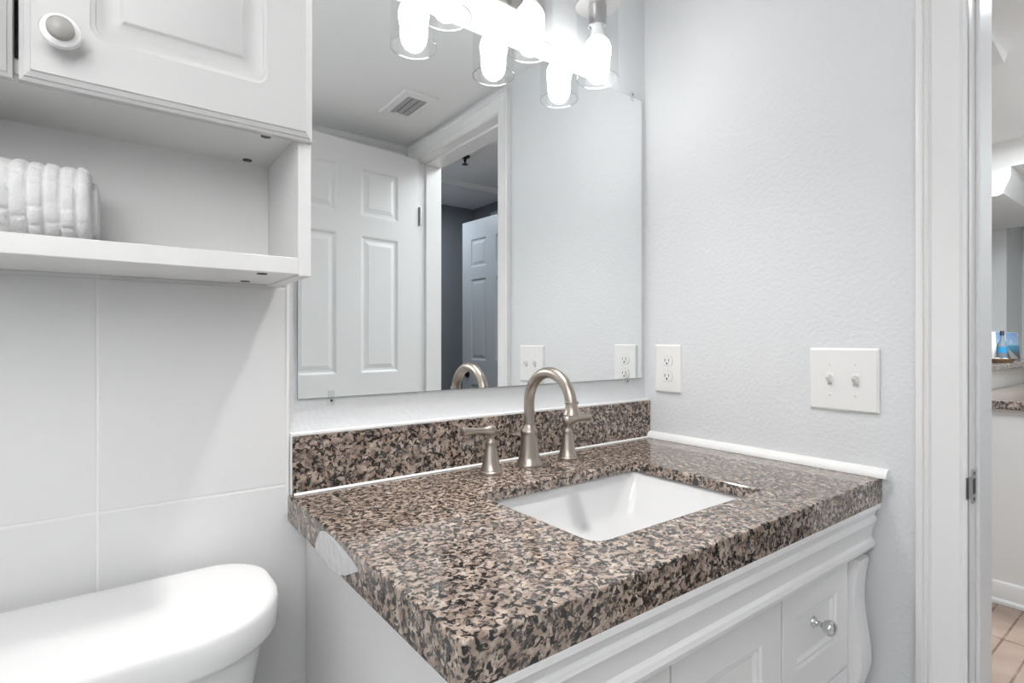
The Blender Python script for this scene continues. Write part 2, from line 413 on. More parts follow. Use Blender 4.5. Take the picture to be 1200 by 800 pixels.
def knob(o, cx, cz):
    bm = BM(); prof = [(.0002, .002), (.0095, .001), (.0098, -.002), (.0075, -.004), (.0048, -.007), (.0042, -.012), (.0060, -.016), (.0105, -.020), (.0132, -.026), (.0128, -.031), (.009, -.0355), (.0002, -.037)]
    lathe(bm, prof, (cx, .0075, cz), 'y', 28); obj('knob', bm, 'chrome', o, smooth=60)
front_door = front('cabinet_door', *DX[1], ZBOT, ZO); knob(front_door, .245, .30)
for a, b in (DX[2], DX[0]):
    for z0, z1 in ((ZD2, ZO), (ZD4, ZD3), (ZBOT, ZD5)):
        o = front('drawer', a, b, z0, z1, .045); knob(o, (b-a)/2-.0016, (z1-z0)/2-.0016 + .012)
for x in (VXL + .03, VXR - .03):
    for y in (VF + .03, -.05):
        bm = BM(); loft(bm, [[(x + sx*s, y + sy*s, z) for sx, sy in ((-1, -1), (1, -1), (1, 1), (-1, 1))] for z, s in ((0, .015), (.03, .018), (.08, .026))]); obj('foot', bm, 'van', van)

# granite counter
CX0, CX1, CY0, CY1 = -.9215, -.002, -.558, -.001
top = thing('granite_countertop', 'polished brown speckled granite vanity top with low granite backsplash', 'countertop', (-.46, -.28, ZC - .02))
SX0, SX1, SY0, SY1 = -.667, -.264, -.466, -.188
def outer(ins): return rrect(CX0+ins, CX1-ins, CY0+ins, CY1-ins, .002, 3)
def inner(ins): return rrect(SX0-ins, SX1+ins, SY0-ins, SY1+ins, [.022, .010, .010, .014], 3)
def at(pts, z): return [(x + .46, y + .28, z - (ZC - .02)) for x, y in pts]
bm = BM()
ro = [ring(bm, at(outer(i), z)) for i, z in ((0, ZC-.020), (0, ZC-.0025), (.0008, ZC-.0007), (.0028, ZC))]
ri = [ring(bm, at(inner(i), z)) for i, z in ((0, ZC-.020), (0, ZC-.002), (.002, ZC))]
for R in (ro, ri):
    for a, b in zip(R, R[1:]): bridge(bm, a, b)
bridge(bm, ro[-1], ri[-1]); bridge(bm, ro[0], ri[0])
obj('slab', bm, 'granite', top)
def piece(name, m, x0, x1, y0, y1, z0, z1, bev=.0015):
    bm = BM(); box(bm, x0+.46, x1+.46, y0+.28, y1+.28, z0-(ZC-.02), z1-(ZC-.02), bev); return obj(name, bm, m, top)
piece('front_apron', 'granite', CX0, CX1, CY0, CY0 + .022, ZC - .046, ZC - .0201, .001)
bm = BM()                                                           # left apron, rear piece with a slanting broken end
pr = [(-.0125, ZC-.0201), (-.0125, ZC-.041), (-.150, ZC-.043), (-.163, ZC-.042), (-.196, ZC-.0201)]
loft(bm, [[(x+.46, y+.28, z-(ZC-.02)) for y, z in pr] for x in (CX0, CX0 + .02)]); obj('side_apron', bm, 'granite', top)
bm = BM()
pr = [(-.300, ZC-.0201), (-.262, ZC-.046), (CY0 + .0221, ZC-.046), (CY0 + .0221, ZC-.0201)]
loft(bm, [[(x+.46, y+.28, z-(ZC-.02)) for y, z in pr] for x in (CX0, CX0 + .02)]); obj('side_apron', bm, 'granite', top)
bm = BM()                                                           # white patch painting in a glossy reflection, over the gap and both pieces
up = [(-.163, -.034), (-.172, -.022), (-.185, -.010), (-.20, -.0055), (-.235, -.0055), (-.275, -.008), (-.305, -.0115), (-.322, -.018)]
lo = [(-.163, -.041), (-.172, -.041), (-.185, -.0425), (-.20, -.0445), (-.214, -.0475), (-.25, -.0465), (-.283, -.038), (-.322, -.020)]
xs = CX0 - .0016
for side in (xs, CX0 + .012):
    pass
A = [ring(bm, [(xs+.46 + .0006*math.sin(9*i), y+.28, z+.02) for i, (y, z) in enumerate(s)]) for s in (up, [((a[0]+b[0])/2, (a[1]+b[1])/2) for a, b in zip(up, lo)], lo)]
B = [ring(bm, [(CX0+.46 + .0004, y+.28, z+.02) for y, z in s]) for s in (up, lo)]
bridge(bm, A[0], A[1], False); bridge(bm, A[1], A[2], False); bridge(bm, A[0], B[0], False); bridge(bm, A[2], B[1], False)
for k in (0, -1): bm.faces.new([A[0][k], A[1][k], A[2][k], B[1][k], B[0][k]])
o = obj('reflection_patch', bm, 'sheen_white', top, smooth=60); o['label'] = 'glossy white patch standing in for a reflection on left edge'
bsp = thing('granite_backsplash', 'low brown speckled granite strip along the wall under the mirror', 'backsplash', (-.46, -.01, ZC + .0004))
bm = BM(); box(bm, -.4555, .459, -.010, .0095, .0001, .0966, .0015); obj('stone_strip', bm, 'granite', bsp)
bm = BM()
extrude(bm, [(-.010, .0001), (-.0135, .0001), (-.0125, .002), (-.010, .0035)], 'x', -.454, .457)
box(bm, -.457, .459, -.0065, .0095, .0965, .1011, .001)
box(bm, -.4585, -.4556, -.008, .0095, .0001, .098, .001)
o = obj('caulk_bead', bm, 'caulk', bsp); o['label'] = 'white caulk lines around the stone strip'

# sink
sk = thing('sink_basin', 'white rectangular undermount porcelain sink set into the granite top', 'sink', (-.4655, -.327, ZC - .0205))
bm = BM()
def sk_ring(l, r, f, b, z, rad): return [(x + .4655, y + .327, z + .0205) for x, y in rrect(SX0-.008+l, SX1+.008-r, SY0-.008+f, SY1+.008-b, rad, 6)]
RS = [(-.018, -.018, -.018, -.018, -.036, .03), (-.018, -.018, -.018, -.018, -.0206, .03), (0, 0, 0, 0, -.0206, .020), (.003, .003, .002, .002, -.024, .022), (.030, .030, .010, .012, -.055, .028), (.062, .062, .020, .024, -.088, .034), (.078, .078, .032, .036, -.101, .04),
      (.105, .105, .060, .060, -.110, .045), (.17, .17, .11, .11, -.114, .03)]
loft(bm, [sk_ring(*r) for r in RS], cap0=False)
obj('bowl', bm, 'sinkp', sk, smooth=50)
bm = BM(); lathe(bm, [(.0005, -.0925), (.012, -.0925), (.016, -.0905), (.021, -.092), (.0225, -.0935), (.0005, -.0937)], (0, 0.01, 0), 'z', 24); obj('drain', bm, 'nickel', sk, smooth=40)

# faucet, widespread: spout and two lever handles
fc = thing('faucet', 'brushed nickel gooseneck faucet with two lever handles behind the sink', 'faucet', (-.471, -.088, ZC))
bm = BM(); cone = [(.0262, .0), (.0267, .004), (.0262, .007), (.0245, .009), (.0241, .012), (.0220, .0145), (.0209, .02), (.0188, .036), (.0172, .052), (.0166, .062), (.0163, .066), (.0172, .068), (.0178, .0705), (.0172, .073), (.0150, .076), (.0128, .080), (.0112, .084), (.0108, .086)]
lathe(bm, cone, (0, 0, 0), 'z', 40)
obj('spout_base', bm, 'nickel', fc, smooth=40)
bm = BM(); Rb = .0625; zc = .1310
path = [(0, 0, .08), (0, 0, .095), (0, 0, .112)] + [(0, -Rb + Rb*math.cos(a), zc + Rb*math.sin(a)) for a in [PI*i/28 for i in range(0, 28)]]
path += [(0, -2*Rb - .0003, .1305)]
tube(bm, path, .0110, 24); obj('spout', bm, 'nickel', fc, smooth=60)
bm = BM(); lathe(bm, [(.0108, .129), (.0128, .128), (.0132, .1265), (.0128, .125), (.0116, .1235), (.0118, .118), (.0130, .112), (.0148, .107), (.0158, .105), (.0160, .1035), (.0155, .1025), (.0115, .1025), (.011, .106)], (0, -2*Rb - .0005, .0145), 'z', 32)
obj('nozzle', bm, 'nickel', fc, smooth=40)
for sx, dx, dy in ((-1, -.099, -.006), (1, .107, .0)):
    bm = BM(); hb = [(.0226, 0), (.0230, .003), (.0226, .006), (.0205, .0075), (.0202, .010), (.0182, .013), (.0162, .022), (.0132, .038), (.0108, .052), (.0098, .059), (.0102, .0605), (.0098, .0625), (.0072, .065), (.0066, .070), (.0080, .0735), (.0092, .077)]
    lathe(bm, hb, (dx, dy, 0), 'z', 32); h = obj('handle_base', bm, 'nickel', fc, smooth=40)
    bm = BM()
    lv = [(-.0005, -.0112), (.004, -.0108), (.0085, -.008), (.0108, -.003), (.0110, .001), (.0104, .006), (.0082, .012), (.0066, .018), (.0060, .024), (.0062, .030), (.0068, .040), (.0076, .049), (.0086, .057), (.0090, .0625), (.0086, .065), (.0064, .066), (.0005, .0655)]
    rot = Matrix.Rotation(PI/2*sx, 3, 'Y') @ Matrix.Scale(1, 3)
    tilt = Matrix.Rotation(-sx*math.radians(3), 3, 'Y')
    lathe(bm, [(max(r, .0003), hgt) for r, hgt in lv], (dx, dy, .0835), 'z', 28, M4=tilt @ rot)
    obj('lever', bm, 'nickel', h, smooth=50)

# ------------------------------------------------------------------ mirror
mr = thing('wall_mirror', 'large frameless wall mirror above the granite backsplash', 'mirror', (-.46, 0, ZC + .157))
bm = BM(); box(bm, -.904+.46, -.0195+.46, -.0058, -.0005, 0, .739); obj('mirror_back', bm, 'medge', mr)
bm = BM(); ring_ = [bm.verts.new((x+.46, -.006, z)) for x, z in ((-.9035, .0006), (-.020, .0006), (-.020, .7384), (-.9035, .7384))]; f = bm.faces.new(ring_)
r = bmesh.ops.extrude_face_region(bm, geom=[f]); bmesh.ops.translate(bm, vec=(0, .0003, 0), verts=[v for v in r['geom'] if isinstance(v, bmesh.types.BMVert)])
obj('mirror_glass', bm, 'mirror', mr)
for cx, cz, s in ((-.848, 0, -1), (-.078, 0, -1), (-.058, .739, 1), (-.86, .739, 1)):
    bm = BM()
    box(bm, cx-.006+.46, cx+.006+.46, -.0082, -.0062, cz - (.012 if s > 0 else -.0), cz + (.0 if s > 0 else .012), .001)
    box(bm, cx-.006+.46, cx+.006+.46, -.0082, -.0003, cz - (0 if s > 0 else .013), cz + (.013 if s > 0 else 0), .001)
    o = obj('mirror_clip', bm, 'clip', mr)
    bm = BM(); lathe(bm, [(.0018, -.0092), (.0024, -.008)], (cx+.46, 0, cz + s*.0055), 'y', 12); obj('clip_screw', bm, 'plug', o)

# ------------------------------------------------------------------ vanity light
vl = thing('vanity_light', 'nickel three-light vanity fixture with clear glass cylinder shades above the mirror', 'light fixture', (-.456, 0, ZC + 1.03))
bm = BM(); box(bm, -.084, .084, -.026, -.0005, -.062, .062, .004); obj('backplate', bm, 'satin', vl)
bm = BM(); tube(bm, [(-.21, -.075, .062), (.21, -.075, .062)], .008, 16); tube(bm, [(0, -.02, .03), (0, -.05, .05), (0, -.075, .062)], .008, 12)
obj('crossbar', bm, 'nickel', vl, smooth=40)
YL = -.072
for x in (-.200, 0, .200):
    bm = BM(); lathe(bm, [(.0005, .035), (.006, .035), (.006, .005), (.0500, .004), (.0505, .002), (.0505, -.003), (.0500, -.0045), (.0005, -.0045)], (x, YL, 0), 'z', 40)
    hd = obj('shade_holder', bm, 'satin', vl, smooth=40)
    bm = BM(); lathe(bm, [(.0200, -.0045), (.0205, -.006), (.0205, -.046), (.0210, -.048), (.0205, -.050), (.0180, -.050), (.0180, -.047)], (x, YL, 0), 'z', 32, cap=True); obj('socket', bm, 'steel', hd, smooth=40)
    bm = BM()                                                    # open glass cylinder, real wall thickness
    lathe(bm, [(.0478, -.0046), (.0478, -.1695), (.0474, -.1705), (.0464, -.1705), (.0460, -.1695), (.0460, -.0046)], (x, YL, 0), 'z', 64, cap=False)
    gs = obj('glass_shade', bm, 'glass', hd, smooth=60)
    bm = BM(); lathe(bm, [(.0459, -.1706), (.0479, -.1706), (.0479, -.1719), (.0459, -.1719), (.0459, -.1706)], (x, YL, 0), 'z', 64, cap=False); obj('rim', bm, 'rim', hd)
    bm = BM(); lathe(bm, [(.0125, -.046), (.0135, -.060), (.0165, -.072), (.0205, -.0805)], (x, YL, 0), 'z', 32); bb = obj('bulb_base', bm, 'base', hd, smooth=60)
    bm = BM(); lathe(bm, [(.0202, -.0805), (.0262, -.088), (.0300, -.097), (.0312, -.107), (.0302, -.118), (.0282, -.126), (.0275, -.130), (.0278, -.136), (.0280, -.143), (.0272, -.152), (.0245, -.163), (.0190, -.172), (.0105, -.1785), (.0003, -.1805)], (x, YL, 0), 'z', 36)  # waist and lower lobe model the bulb's reflection in the glass
    obj('bulb', bm, 'bulb', hd, smooth=180)

# ------------------------------------------------------------------ outlet and switch plates on the right wall
def plate(bm, w, h, d=.0062):
    loft(bm, [[(-dd, y, z) for y, z in rrect(-w/2+i, w/2-i, -h/2+i, h/2-i, .003, 3)] for i, dd in ((0, 0), (0, .0022), (.0012, .0042), (.0042, d), (.0052, d))])
ol = thing('wall_outlet', 'white double socket outlet plate on the wall beside the mirror', 'outlet', (-.0005, -.0775, ZC + .1845))
bm = BM(); plate(bm, .0795, .124); obj('cover_plate', bm, 'plate', ol)
for dz in (.0195, -.0195):
    bm = BM()
    pts = []
    for k in range(32):
        a = 2*PI*k/32; pts.append((.0172*math.cos(a), max(-.0122, min(.0122, .0172*math.sin(a)))))
    loft(bm, [[(-d, y*s, z*s + dz) for y, z in pts] for d, s in ((.006, 1), (.0074, 1), (.0078, .97))]); f = obj('socket_face', bm, 'plate', ol)
    bm = BM(); box(bm, -.0080, -.0076, .0048, .0068, dz - .002, dz + .0062); box(bm, -.0080, -.0076, -.0068, -.0050, dz - .001, dz + .0055)
    lathe(bm, [(.0025, -.0080), (.0025, -.0076)], (0, 0, dz - .0065), 'x', 12); obj('slots', bm, 'dark', f)
    bm = BM(); loft(bm, [[(-d, y*s, z*s + dz) for y, z in pts] for d, s in ((.0060, 1.05), (.00635, 1.05), (.00635, 1.0), (.0060, 1.0))]); obj('face_gap', bm, 'grille', f)
bm = BM(); lathe(bm, [(.0028, -.0072), (.0032, -.006)], (0, 0, 0), 'x', 12); obj('screw', bm, 'plate', ol)
sw = thing('light_switch', 'white plate with two toggle switches on the wall by the door casing', 'light switch', (-.0005, -.4913, ZC + .1794))
bm = BM(); plate(bm, .1255, .124); obj('cover_plate', bm, 'plate', sw)
for dy in (.023, -.023):
    bm = BM(); box(bm, -.0072, -.0055, dy-.0052, dy+.0052, -.0122, .0122, .0006); t = obj('toggle_collar', bm, 'plate', sw)
    bm = BM(); loft(bm, [[(-d, dy + y, z + s) for y, z in ((-a, -b), (a, -b), (a, b), (-a, b))] for d, s, a, b in ((.006, -.001, .0040, .0075), (.010, .002, .0038, .006), (.0175, .0066, .0034, .0044), (.0185, .0074, .0026, .003))]); obj('toggle', bm, 'plate', t)
    bm = BM(); box(bm, -.0074, -.0070, dy-.0040, dy+.0040, -.0108, -.0066); obj('toggle_slot', bm, 'grille', t)
    for dz in (.0302, -.0302):
        bm = BM(); lathe(bm, [(.0022, -.0072), (.0030, -.0066), (.0030, -.006)], (0, dy, dz), 'x', 14); s = obj('screw', bm, 'plate', sw)
        bm = BM(); box(bm, -.0074, -.0071, dy-.0004, dy+.0004, dz-.0022, dz+.0022); obj('screw_slot', bm, 'grille', s)

# ------------------------------------------------------------------ cabinet over the toilet
wc = thing('wall_cabinet', 'white cabinet with two raised-panel doors and open shelf hung over the toilet', 'cabinet', (-1.2345, 0, ZC + .343))
KX0, KX1 = -1.532, -.937; ox = 1.2345; oz = -(ZC + .343)
ZU = ZC + .532; ZT = ZC + 1.02; KF = -.19; KB = -.0125
bm = BM()
def kb(x0, x1, y0, y1, z0, z1, b=.0008): box(bm, x0+ox, x1+ox, y0, y1, z0+oz, z1+oz, b, 1)
kb(KX1-.017, KX1, KF, KB, ZC+.343, ZT); kb(KX0, KX0+.017, KF, KB, ZC+.343, ZT)
kb(KX0+.0171, KX1-.0171, KF, KB, ZC+.5315, ZC+.548); kb(KX0+.0171, KX1-.0171, KF, KB, ZT-.016, ZT)
kb(KX0+.0171, KX1-.0171, KB-.014, KB-.008, ZC+.3455, ZT); 
obj('carcass', bm, 'cab', wc)
bm = BM(); kb(KX0+.0171, KX1-.0171, KF-.0015, KB-.0145, ZC+.345, ZC+.367); obj('shelf', bm, 'cab', wc)
KE = [(.0, .012), (.0005, .0085), (.004, .0065), (.0045, .0045), (.0095, .002), (.0105, .0)]
KP = [(.0, .0), (.0008, .0012), (.0045, .0022), (.0055, .0038), (.011, .005), (.014, .006), (.026, .0050), (.0275, .0040), (.0290, .0022), (.0305, .0015)]
for x0, x1, kx in ((-1.2335, -.9385, .035), (-1.5305, -1.2375, .293-.035)):
    H = ZT - (ZC + .5225); W = x1 - x0
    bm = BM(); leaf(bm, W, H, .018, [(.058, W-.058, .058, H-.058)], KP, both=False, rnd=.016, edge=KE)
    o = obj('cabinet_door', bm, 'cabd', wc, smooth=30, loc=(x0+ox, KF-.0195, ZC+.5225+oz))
    bm = BM(); lathe(bm, [(.0003, .001), (.009, .001), (.008, -.006), (.0085, -.012), (.0155, -.0150), (.0180, -.0185), (.0165, -.0225), (.0115, -.0245), (.0003, -.0245)], (kx, 0, .0485), 'y', 32); k = obj('knob', bm, 'porc', o, smooth=40)
    bm = BM(); lathe(bm, [(.0115, -.0243), (.0113, -.0290), (.0088, -.0318), (.0003, -.0330)], (kx, 0, .0485), 'y', 28); c = obj('knob_cap', bm, 'pewter', k, smooth=50); c['label'] = 'grey cap of the white knob'
for x, y, z in ((-.989, -.165, ZC+.5312), (-.989, -.045, ZC+.5312), (-1.48, -.165, ZC+.5312), (-1.48, -.045, ZC+.5312), (-.995, -.170, ZC+.3447), (-.995, -.060, ZC+.3447), (-1.475, -.170, ZC+.3447), (-1.475, -.060, ZC+.3447)):
    bm = BM(); lathe(bm, [(.0065, -.0008), (.0065, .001)], (x+ox, y, z+oz), 'z', 20); o = obj('screw_cap', bm, 'plug', wc)

# towel on the shelf: a rolled white waffle towel
tw = thing('rolled_towel', 'rolled white waffle-weave towel lying on the open cabinet shelf', 'towel', (-1.175, -.1, ZC + .3675))
bm = BM(); NU, NV = 150, 132; LEN = .30
def roll_sec(a, sx=1):
    c, s = math.cos(a), math.sin(a)
    p = 2.5
    return math.copysign(abs(c)**(2/p), c)*.062, math.copysign(abs(s)**(2/p), s)*.0455
R = []
for i in range(NU+1):
    u = i/NU*LEN; row = []
    for j in range(NV):
        a = 2*PI*j/NV; y, z = roll_sec(a)
        cu = int(u/.0140); fu = u/.0140 - cu; av = a/(2*PI)*14 + .5*(cu % 2) + .16*math.sin(cu*2.3); fv = av % 1
        tuft = (1 - abs(2*fu-1)**4)*(1 - abs(2*fv-1)**6)
        d = .0036*tuft*(.8 + .2*math.sin(3.1*cu + 5.3*int(av))) + .0008*fu + .0010*noise.noise(Vector((u*60, y*60, z*60)))
        k = 1 + d/.05
        end = 1 if u > .012 else .90 + .10*math.sqrt(max(0, 1-(1-u/.012)**2))
        zz = z*k*end*(1 - .03*u/LEN)
        row.append((-u, y*k*end, max(zz + .046, .0002)))
    R.append(row)
loft(bm, R)
obj('outer_wrap', bm, 'towel', tw, smooth=180)
bm = BM(); R = []
for i in range(15):                                              # inner turns standing out of the roll's end
    u = .014*i/14; row = []
    for j in range(48):
        a = 2*PI*j/48; y, z = roll_sec(a); s = .74*(1 if u < .010 else math.sqrt(max(.05, 1-((u-.010)/.0045)**2)))*(1 + .05*math.sin(5*a) + .04*noise.noise(Vector((u*200, y*90, z*90))))
        row.append((u - .006, y*s + .004, z*s + .046))
    R.append(row)
loft(bm, R); obj('inner_turns', bm, 'towel', tw, smooth=180)

# ------------------------------------------------------------------ toilet
TX = -1.29
to = thing('toilet', 'white toilet with rounded tank lid below the wall cabinet', 'toilet', (TX, -.15, 0))
def dring(hw, yb, yf, z, rb, rf, n=10):
    """rounded D outline: straight back with small corners, big front corners, slightly bowed front"""
    pts = []
    for cx, cy, r, a0 in ((-hw, yf, rf, PI), (hw, yf, rf, 1.5*PI), (hw, yb, rb, 0), (-hw, yb, rb, .5*PI)):
        ox_ = cx + (r if cx < 0 else -r); oy_ = cy + (r if cy == yf else -r)
        for i in range(n+1):
            a = a0 + .5*PI*i/n; x, y = ox_ + r*math.cos(a), oy_ + r*math.sin(a)
            if cy == yf: y += -.003*(1 - (x/hw)**2)
            pts.append((x, y + .15, z))
    return pts
zl = ZC - .0775
LY0, LY1, LHW = -.034, -.262, .319
bm = BM()
LR = [(.008, -.046), (.003, -.044), (0, -.038), (0, -.010), (.0008, -.0055), (.003, -.0022), (.0065, -.0005), (.012, .0), (.03, .0008)]
loft(bm, [dring(LHW-i, LY0-i, LY1+i, zl+z, .07-i*.6, .12-i) for i, z in LR]); obj('tank_lid', bm, 'porc', to, smooth=180)
bm = BM()
loft(bm, [dring(hw, yb, yf, z, .04, .085) for z, hw, yb, yf in ((.40, .24, -.05, -.215), (.43, .255, -.048, -.222), (zl-.10, .290, -.045, -.238), (zl-.0461, .299, -.045, -.242))]); obj('tank', bm, 'porc', to, smooth=50)
bm = BM()
def oval(cx, cy, a, b, z, n=40, flat=0): return [(cx + a*math.cos(2*PI*k/n), (cy + b*math.sin(2*PI*k/n)) + .15, z) for k in range(n)]
loft(bm, [oval(0, -.40, .11, .25, 0), oval(0, -.40, .105, .24, .05), oval(0, -.41, .10, .22, .14), oval(0, -.44, .14, .24, .25), oval(0, -.455, .185, .255, .36), oval(0, -.455, .19, .26, .40)]); obj('bowl', bm, 'porc', to, smooth=50)
bm = BM(); box(bm, -.12, .12, -.25 + .15, -.06 + .15, .30, .3995, .01); obj('tank_shelf', bm, 'porc', to)
bm = BM(); loft(bm, [oval(0, -.455, .19, .26, .4005), oval(0, -.455, .195, .265, .41), oval(0, -.455, .193, .262, .425), oval(0, -.455, .16, .23, .430)]); obj('seat_lid', bm, 'porc', to, smooth=50)
bm = BM(); lathe(bm, [(.012, -.256), (.012, -.24)], (-.2, .15, zl - .10), 'y', 16); tube(bm, [(-.2, -.262 + .15, zl-.10), (-.13, -.264 + .15, zl-.105)], .006, 10); obj('flush_lever', bm, 'chrome', to, smooth=50)

# ------------------------------------------------------------------ ceiling vent
cv = thing('ceiling_vent', 'white ceiling air vent with grey louvres seen in the mirror', 'vent', (-.205, -1.018, ZB))
bm = BM(); W2, H2 = .071, .120
o_ = [rrect(-W2+i, W2-i, -H2+i, H2-i, .002, 2) for i in (0, .004)]; i_ = rrect(-.040, .040, -.083, .083, .001, 2)
Rr = [ring(bm, [(x, y, z) for x, y in p]) for p, z in ((o_[0], -.0003), (o_[0], -.003), (o_[1], -.007), (i_, -.008), (i_, -.0003))]
for a, b in zip(Rr, Rr[1:]): bridge(bm, a, b)
obj('vent_frame', bm, 'trim', cv)
bm = BM(); box(bm, -.040, .040, -.083, .083, -.0012, -.0004); obj('vent_backing', bm, 'plug', cv)
for x in (-.027, 0, .027):
    bm = BM(); loft(bm, [[(x + a, y, z) for a, z in ((-.0105, -.0028), (.0085, -.0075), (.0095, -.0066), (-.0095, -.0018))] for y in (-.083, .083)]); obj('vent_slat', bm, 'grille', cv)

# ------------------------------------------------------------------ hall, bedroom and kitchen seen past the door
HXR = 1.32
bm = BM(); box(bm, .06, 5.2, -3.2, 2.2, -.06, 0); struct(obj('floor_hall', bm, 'cotta'))
bm = BM(); box(bm, .115, 5.2, -2.38, 2.2, ZH, ZH + .08); struct(obj('ceiling_hall', bm, 'ceil'))
bm = BM(); box(bm, HXR, 1.42, -3.05, -1.15, 0, ZH); struct(obj('wall_hall_far', bm, 'bedwall'))
bm = BM(); box(bm, .015, .115, -3.05, YB-.1, 0, ZH); struct(obj('wall_hall_near', bm, 'bedwall'))
bm = BM(); box(bm, .115, HXR, -3.05, -2.90, 0, ZH); struct(obj('wall_bedroom', bm, 'bedwall'))
bm = BM(); box(bm, .115, HXR, -2.90, -2.42, ZC+1.366, ZH + .08); struct(obj('ceiling_bedroom', bm, 'ceil'))
bm = BM(); box(bm, .115, HXR, -2.42, -2.365, ZC+1.362, ZH); struct(obj('trim_4', bm, 'trim'))
d3 = bpy.data.objects.new('door_3', None); C.objects.link(d3); struct(d3); d3.location = (.984, -1.794, .02); d3.rotation_euler = (0, 0, -PI/2 - .0736)
bm = BM(); leaf(bm, .66, ZC+1.12-.02, .035, six_panel(ZC+1.10, .66), STEPS); obj('door_leaf', bm, 'beddoor', d3)
bm = BM(); lathe(bm, [(.026, -.006), (.028, 0)], (.60, 0, ZC+.0), 'y', 24); lathe(bm, [(.007, -.04), (.007, -.004)], (.60, 0, ZC+.0), 'y', 12); lathe(bm, [(.002, -.062), (.02, -.060), (.026, -.05), (.02, -.038), (.01, -.034)], (.60, 0, ZC+.0), 'y', 24); obj('door_knob', bm, 'bronze', d3, smooth=50)
bm = BM(); box(bm, HXR-.02, HXR, -2.62, -1.5, ZC+1.22, ZC+1.285, .004); struct(obj('trim_5', bm, 'beddoor'))
sh = thing('fire_sprinkler', 'dark bronze fire sprinkler on the hall ceiling reflected in the mirror', 'sprinkler', (.616, -1.906, ZH))
bm = BM(); lathe(bm, [(.032, -.0003), (.031, -.006), (.020, -.012), (.010, -.014)], n=24); obj('escutcheon', bm, 'bronze', sh, smooth=50)
bm = BM(); lathe(bm, [(.009, -.012), (.009, -.03), (.006, -.034), (.004, -.05), (.0005, -.05)], n=16); obj('sprinkler_body', bm, 'bronze', sh, smooth=50)
bm = BM(); lathe(bm, [(.002, -.052), (.019, -.052), (.019, -.0495), (.002, -.0495)], n=20); obj('deflector', bm, 'bronze', sh, smooth=50)

# kitchen peninsula facing the hall
PX = 1.920; PYB = -.189
bm = BM(); box(bm, PX, 3.9, -.80, PYB + .0, 0, ZC-.036); struct(obj('wall_peninsula', bm, 'hallwall'))
bm = BM(); box(bm, PX, 3.9, PYB + .001, PYB + .09, 0, ZC + .108); struct(obj('wall_riser', bm, 'hallwall'))
bm = BM(); extrude(bm, [(PX, 0), (PX-.022, 0), (PX-.022, .012), (PX-.014, .022), (PX-.014, .075), (PX-.010, .088), (PX, .094)], 'y', -.80, PYB + .09); struct(obj('baseboard_hall', bm, 'trim', smooth=20))
kc = thing('kitchen_counter', 'brown granite kitchen counter seen through the open doorway', 'countertop', (2.9, -.5, ZC-.035))
bm = BM(); box(bm, PX-.03-2.9, 1.0, -.32, .5+PYB, 0, .035, .004); obj('counter_slab', bm, 'granite', kc)
kl = thing('bar_ledge', 'raised granite bar ledge behind the kitchen counter', 'ledge', (2.9, -.14, ZC + .1085))
bm = BM(); box(bm, PX-.02-2.9, 1.0, -.105, .24, 0, .03, .004); obj('ledge_slab', bm, 'granite', kl)
# picture, bottle and shell tray on the ledge
def picture_mat():
    m = bpy.data.materials.new('seaside_print'); m.use_nodes = True; nt = m.node_tree; L = nt.links.new; b = nt.nodes['Principled BSDF']
    tc = nt.nodes.new('ShaderNodeTexCoord'); sep = nt.nodes.new('ShaderNodeSeparateXYZ'); L(tc.outputs['Object'], sep.inputs[0])
    n = nt.nodes.new('ShaderNodeTexNoise'); n.inputs['Scale'].default_value = 11; L(tc.outputs['Object'], n.inputs['Vector'])
    mr_ = nt.nodes.new('ShaderNodeMapRange'); mr_.inputs[1].default_value = 0; mr_.inputs[2].default_value = .175; L(sep.outputs[2], mr_.inputs[0])
    bands = ramp(nt, mr_.outputs[0], [(0, (.05, .06, .07)), (.20, (.10, .11, .12)), (.34, (.03, .22, .40)), (.50, (.06, .36, .55)), (.53, (.42, .62, .86)), (.78, (.30, .50, .84)), (1, (.20, .40, .78))])
    cl = ramp(nt, n.outputs['Fac'], [(.5, 0.0), (.62, .8)])
    sky = ramp(nt, mr_.outputs[0], [(.55, 0.0), (.62, 1.0)])
    mu = nt.nodes.new('ShaderNodeMath'); mu.operation = 'MULTIPLY'; L(cl, mu.inputs[0]); L(sky, mu.inputs[1])
    L(mix(nt, mu.outputs[0], bands, (.85, .86, .9)), b.inputs['Base Color']); b.inputs['Roughness'].default_value = .5
    return m
M['print'] = picture_mat()
pc = thing('seaside_picture', 'small canvas print of blue sea and sky standing on the bar ledge', 'picture', (3.27, -.13, ZC + .1395))
pc.rotation_euler = (math.radians(-4), 0, 0)
bm = BM(); box(bm, -.28, .28, -.011, .011, 0, .172, .002); obj('canvas_edge', bm, 'plate', pc)
bm = BM(); box(bm, -.278, .278, -.0125, -.0112, .002, .170); obj('print', bm, 'print', pc)
bm = BM()                                                          # pale path painted across the print
loft(bm, [[(a, -.0131, .003), (b, -.0131, .003), (c, -.0131, .075), (d, -.0131, .075)] if k == 0 else [(a, -.0125, .003), (b, -.0125, .003), (c, -.0125, .075), (d, -.0125, .075)] for k, (a, b, c, d) in enumerate([(.04, .24, -.03, -.05)]*2)]); obj('painted_path', bm, 'grille', pc)
bo = thing('glass_bottle', 'dark bottle with blue band standing before the seaside picture', 'bottle', (2.96, -.165, ZC + .1395)); bo.scale = (.85, .85, .85)
M['bluelab'] = mat('blue_band', (.03, .25, .5), .4); M['bottle'] = mat('grey_glass', (.16, .22, .27), .1)
bm = BM(); lathe(bm, [(.026, 0), (.028, .004), (.028, .10), (.024, .122), (.012, .14), (.0105, .17), (.0105, .176)], n=24); b_ = obj('bottle_body', bm, 'bottle', bo, smooth=50)
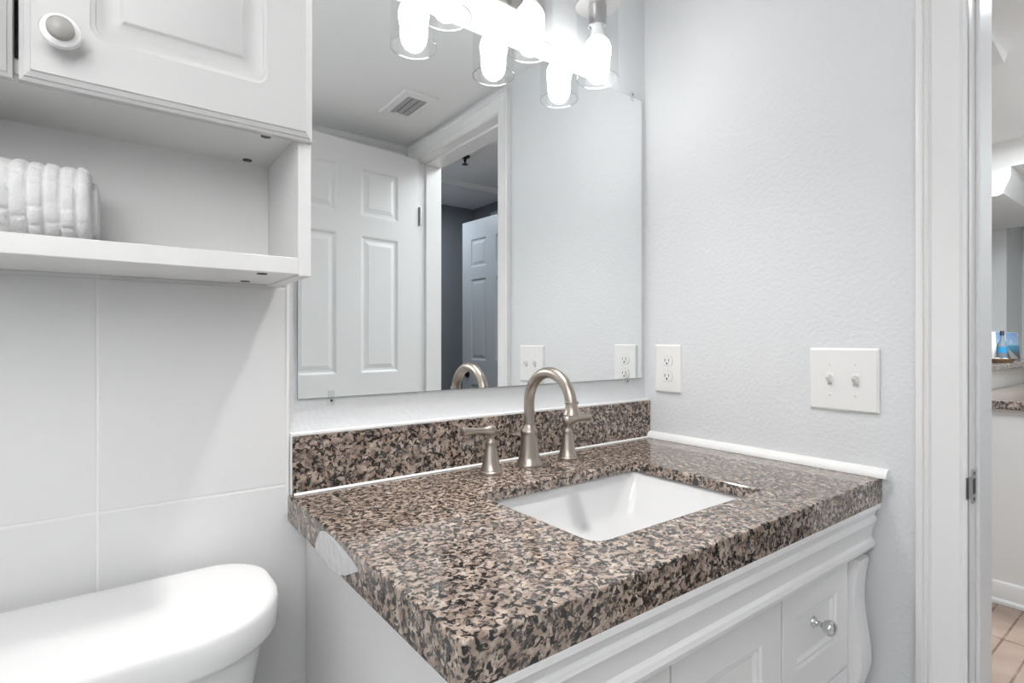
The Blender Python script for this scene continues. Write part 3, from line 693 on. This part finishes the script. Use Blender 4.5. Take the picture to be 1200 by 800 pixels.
bm = BM(); lathe(bm, [(.0285, .060), (.0285, .098)], n=24, cap=False); lathe(bm, [(.0283, .06), (.0283, .098)], n=24, cap=False); obj('band', bm, 'bluelab', b_, smooth=50)
bm = BM(); lathe(bm, [(.012, .1765), (.012, .205), (.010, .207)], n=20); obj('cap', bm, 'dark', bo, smooth=50)
tr = thing('woven_tray', 'low woven tray of shells at the end of the bar ledge', 'tray', (2.80, -.185, ZC + .1395))
M['weave'] = mat('woven_brown', (.16, .10, .06), .8, bump=(200, .8, .004)); M['shell'] = mat('shell', (.72, .64, .55), .5)
bm = BM(); lathe(bm, [(.0005, 0), (.055, 0), (.066, .020), (.064, .021), (.052, .006), (.0005, .005)], n=28); obj('tray_rim', bm, 'weave', tr, smooth=50)
s0 = None
for k in range(9):
    a = 2.4*k; r_ = .012 + .0035*k
    if s0 is None:
        bm = BM(); lathe(bm, [(.0004, -.007), (.008, -.005), (.012, 0), (.009, .005), (.0004, .008)], n=12); s = obj('shell', bm, 'shell', None, smooth=60); s0 = s
    else:
        s = s0.copy(); C.objects.link(s)
    s.location = (2.80 + r_*math.cos(a), -.185 + r_*math.sin(a), ZC + .1395 + .0135 + .0004*k); s.rotation_euler = (.3*math.sin(k), .4*math.cos(2*k), k)
    tag(s, 'small pale shell lying in the woven tray', 'shell', 'shells in the woven tray')
# walls, beam and crown beyond
bm = BM(); box(bm, 4.7, 4.8, -1.2, 2.2, 0, ZH); struct(obj('wall_kitchen_far', bm, 'kit'))
bm = BM(); box(bm, 2.95, 4.69, -1.1, .6, ZC + 1.25, ZH); struct(obj('wall_kitchen_beam', bm, 'hallwall'))
bm = BM(); bx = [(-.205, ZC+1.2499), (-.205, ZC+1.20), (-.196, ZC+1.17), (-.178, ZC+1.13), (-.172, ZC+1.105), (-.150, ZC+1.095), (.3, ZC+1.095), (.3, ZC+1.2499)]
extrude(bm, [(y, z) for y, z in bx], 'x', 2.95, 4.19); struct(obj('trim_6', bm, 'trim', smooth=25))
bm = BM(); box(bm, 4.2, 4.69, .045, .6, 0, ZC + 1.2499); struct(obj('wall_kitchen_pier', bm, 'wall'))
bm = BM(); box(bm, .115, 5.2, 2.1, 2.2, 0, ZH); struct(obj('wall_kitchen_side', bm, 'kit'))
bm = BM(); box(bm, 1.42, 4.8, -1.25, -1.15, 0, ZH); struct(obj('wall_kitchen_near', bm, 'kit'))
bm = BM(); box(bm, .0, .115, .1, 2.2, 0, ZH); struct(obj('wall_hall_side', bm, 'kit'))
bm = BM(); extrude(bm, [(1.44, ZH), (1.44, ZH-.012), (1.66, ZH-.05), (1.70, ZH-.012), (1.70, ZH)], 'y', -.418, 2.1); struct(obj('trim_7', bm, 'trim', smooth=20))
